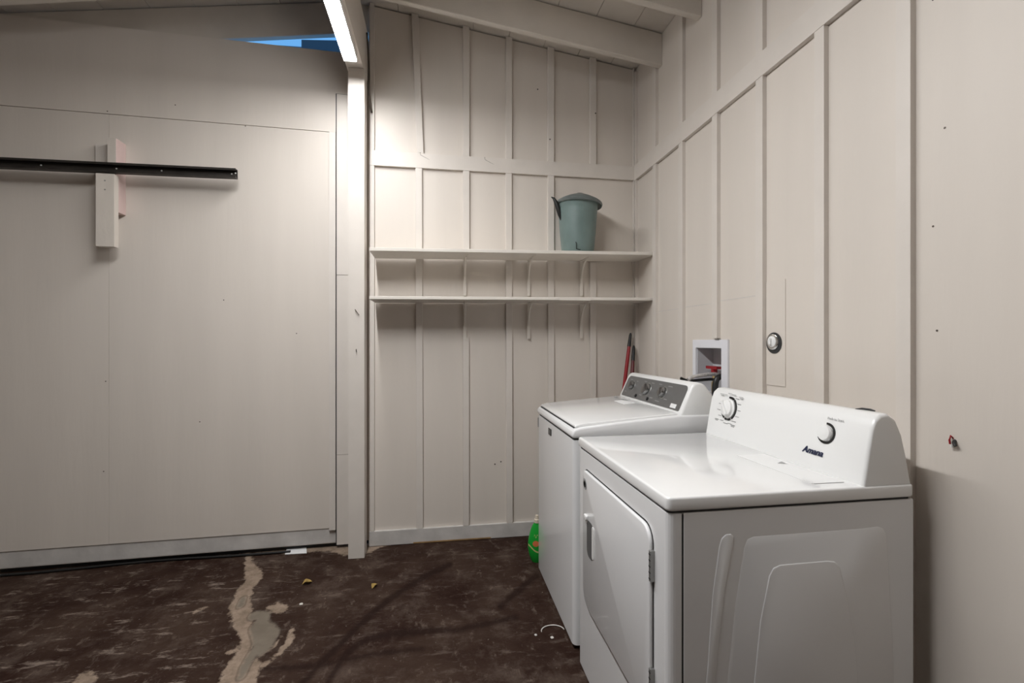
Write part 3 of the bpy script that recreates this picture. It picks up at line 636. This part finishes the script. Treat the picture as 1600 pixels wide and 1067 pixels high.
# ------------------------------------------------------------------ brooms in the corner
def broom(top, low, label, hm, grip):
    top, low = Vector(top), Vector(low); d = (low-top).normalized(); L = (top.z-0.17)/-d.z; foot = top + d*L
    t = thing('broom', label, 'broom', (foot.x, foot.y, 0), 'brooms in the corner')
    g = top + d*grip
    tube('handle', [g, top + d*(grip+0.10), foot], [0.011, 0.0125, 0.0125], hm, t, 12)
    tube('grip', [top, top+d*0.012, top + d*0.03, g], [0.005, 0.009, 0.010, 0.0125], M['black'], t, 12)
    box('head', (foot.x-0.10, foot.y-0.025, 0.12), (foot.x+0.10, foot.y+0.025, 0.175), hm, t, 0.008, 2)
    prism('bristles', [(foot.x-0.095, 0.12), (foot.x+0.095, 0.12), (foot.x+0.115, 0.0), (foot.x-0.115, 0.0)], 1, foot.y-0.022, foot.y+0.022, M['black'], t)
broom((-0.060, -0.050, 1.358), (-0.128, -0.100, 0.985), 'red handled broom with a black tip, taller of the two in the corner', M['red'], 0.095)
broom((-0.041, -0.060, 1.272), (-0.100, -0.155, 0.985), 'dark red broom, shorter one leaning behind the taller in the corner', M['darkred'], 0.11)

# ------------------------------------------------------------------ detergent bottle
bo = thing('detergent_bottle', 'green plastic detergent bottle on the floor beside the washing machine', 'bottle', (-0.786, -0.375, 0))
TB = Matrix.Translation((-0.786, -0.375, 0)) @ Matrix.Rotation(math.radians(-10), 4, 'Z')
bodyp = [(0.0, 0), (0.026, 0), (0.034, 0.010), (0.047, 0.05), (0.053, 0.085), (0.053, 0.110), (0.048, 0.145), (0.038, 0.185), (0.028, 0.212), (0.019, 0.226), (0.014, 0.232)]
lathe('body', bodyp, (0, 0, 0), M['green'], bo, 32, sx=1.0, sy=0.62, T=TB)
lathe('cap', [(0.015, 0.231), (0.015, 0.250), (0.011, 0.252), (0.009, 0.274), (0.0, 0.275)], (0, 0, 0), M['capc'], bo, 20, T=TB)
def on_body(a, z, e=0.0012):
    for (r0, h0), (r1, h1) in zip(bodyp, bodyp[1:]):
        if h0 <= z <= h1 and h1 > h0:
            r = r0 + (r1-r0)*(z-h0)/(h1-h0) + e; return TB @ Vector((r*math.cos(a), 0.62*r*math.sin(a), z))
def decal(name, f, m2, nu=10, nv=8):
    vs_ = [tuple(on_body(*f(i/nu, j/nv))) for j in range(nv+1) for i in range(nu+1)]
    fs = [(j*(nu+1)+i, j*(nu+1)+i+1, (j+1)*(nu+1)+i+1, (j+1)*(nu+1)+i) for j in range(nv) for i in range(nu)]
    o = link(name, vs_, fs, m2, bo); return o
A0 = math.radians(262)
decal('label_flower', lambda u, v: (A0 + 0.36*math.sqrt(v)*math.cos(2*PI*u), 0.118 + 0.017*math.sqrt(v)*math.sin(2*PI*u)), M['orange'], 16, 4)
decal('label_band', lambda u, v: (math.radians(200+80*u), 0.102 - 0.038*u + 0.010*v + 0.004*math.sin(u*6)), M['yellow'], 16, 3)
decal('label_leaf', lambda u, v: (A0 - 0.25 + 0.5*u, 0.158 + 0.004*v + 0.008*math.sin(u*9)), M['yellow'], 10, 2)

# ------------------------------------------------------------------ timber bracket and rail on the left wall
mt = thing('timber_bracket', 'pair of short timber offcuts screwed to the left wall holding the black rail', 'bracket', tuple(TL @ Vector((-1.28, -0.05, 1.82))))
sb = prism('spacer_block', [(-1.298, -0.0905), (-1.256, -0.0905), (-1.256, -0.0005), (-1.298, -0.0005)], 2, 2.032, 2.445, M['pink'], mt, 0.002, 1, T=TL); sb['label'] = 'pinkish upper block'
box('backing_block', (-1.398, -0.022, 1.86), (-1.2985, -0.0005, 2.432), M['trimp'], mt, 0.001, T=TL)
fb = box('front_block', (-1.331, -0.130, 1.826), (-1.243, -0.0915, 2.229), M['block'], mt, 0.002, T=TL); fb['label'] = 'cream painted lower block'
box('spacer_face', (-1.2978, -0.0914, 2.034), (-1.2562, -0.0906, 2.444), M['block'], mt, T=TL)
for z in (2.19, 2.14): lathe('screw', [(0.004, 0), (0.004, 0.001)], (-1.287, -0.130, z), M['steel'], fb, 8, (0, -1, 0), T=TL)
def rail():
    tilt = math.atan2(0.022, 1.18)
    T = TL @ Matrix.Translation((-0.628, -0.094, 2.2515)) @ Matrix.Rotation(-tilt, 4, 'Y')
    t = thing('steel_rail', 'long black steel channel rail on the left wall', 'rail', tuple(TL @ Vector((-1.4, -0.1, 2.23))))
    ch = [(0.0, 0.0), (-0.034, 0.0), (-0.034, 0.012), (-0.029, 0.012), (-0.029, 0.005), (-0.005, 0.005), (-0.005, 0.049), (-0.029, 0.049), (-0.029, 0.042), (-0.034, 0.042), (-0.034, 0.054), (0.0, 0.054)]
    prism('channel', ch, 0, -1.95, 0.0, M['blackrail'], t, T=T)
    for (x, z) in ((-0.016, 0.016), (-0.010, 0.035), (-0.030, 0.030), (-0.395, 0.030), (-0.98, 0.030), (-0.62, 0.03)):
        lathe('hole', [(0.0, 0), (0.0045, 0), (0.0045, 0.0012), (0, 0.0012)], (x, -0.0052, z), M['hole'], t, 10, (0, -1, 0), T=T)
rail()

# ------------------------------------------------------------------ small things on the floor
pp = [(-2.299, 0.035), (-2.185, 0.038), (-2.158, -0.055), (-2.285, -0.052)]
tag(prism('paper_scrap', pp, 2, 0.0015, 0.004, M['paper']), 'small white paper scrap lying at the foot of the left wall', 'paper')
def leaf(x, y, rot, s, label):
    vs_, fs = [], []; n = 10
    T = Matrix.Translation((x, y, 0.001)) @ Matrix.Rotation(rot, 4, 'Z')
    for lay in (0, 0.0015):
        for i in range(n+1):
            u = i/n; wd = s*0.34*math.sin(PI*u)**0.8
            for k in (-1, 0, 1): vs_.append(tuple(T @ Vector((s*(u-0.5), k*wd, lay + 0.35*s*abs(k)*math.sin(PI*u)*0.9 + 0.004*math.sin(5*u)**2))))
    for L in (0, 1):
        o = L*(n+1)*3
        for i in range(n):
            for k in range(2):
                f = (o+i*3+k, o+(i+1)*3+k, o+(i+1)*3+k+1, o+i*3+k+1); fs.append(f if L else f[::-1])
    tag(link('dry_leaf', vs_, fs, M['leafm'], smooth=True), label, 'leaf', 'dry leaves on the floor')
leaf(-2.056, -0.428, 0.3, 0.05, 'yellow-brown dry leaf on the floor, left one near the pale streak')
leaf(-1.695, -0.517, 1.1, 0.042, 'yellow-brown dry leaf on the floor, right one below the post')
cpts = [(-0.905 + 0.052*(1-math.cos(a)) , -1.03 + 0.040*math.sin(a), 0.004) for a in [PI*i/12 for i in range(13)]]
tag(tube('wire_curl', cpts, 0.0025, M['wire'], None, 6), 'curled pale bit of wire on the floor by the washing machine', 'wire')
def chip(x, y, s, label):
    bm = bmesh.new(); bmesh.ops.create_icosphere(bm, subdivisions=1, radius=s)
    for v in bm.verts: v.co = Vector((x + v.co.x*(1+0.4*noise.noise(v.co*90)), y + v.co.y, s*0.35 + v.co.z*0.35))
    tag(from_bm('paint_chip', bm, M['wire']), label, 'paint chip', 'paint chips on the floor')
chip(-0.935, -1.045, 0.007, 'pale paint chip just left of the wire curl')
chip(-0.868, -1.075, 0.009, 'pale paint chip just below the wire curl')
chip(-2.03, -0.63, 0.010, 'pale paint chip at the right edge of the streak')
tag(tube('floor_cable', [tuple(TL @ Vector((-3.4+0.19*i, -0.012-0.016*math.sin(i*0.9)*(1 if i < 15 else 0.4), 0.009))) for i in range(17)], 0.007, M['black'], None, 8), 'thin black cable lying along the foot of the left wall', 'cable')

# ------------------------------------------------------------------ what shows through the gap above the left wall
nb = thing('neighbouring_roof', 'dark roof edge outdoors seen through the gap above the left wall', 'roof', (-3.0, 2.3, 0))
box('wall', (-5.2, 2.06, 0.0), (-1.2, 2.6, 4.25), M['outside'], nb)
prism('fascia', [(-5.2, 4.0), (-2.757, 4.20), (-2.757, 4.345), (-5.2, 4.26)], 1, 2.0, 2.055, M['outside'], nb)
prism('fascia', [(-2.755, 4.20), (-1.2, 4.25), (-1.2, 4.53), (-2.755, 4.405)], 1, 1.98, 2.055, M['outdark'], nb)
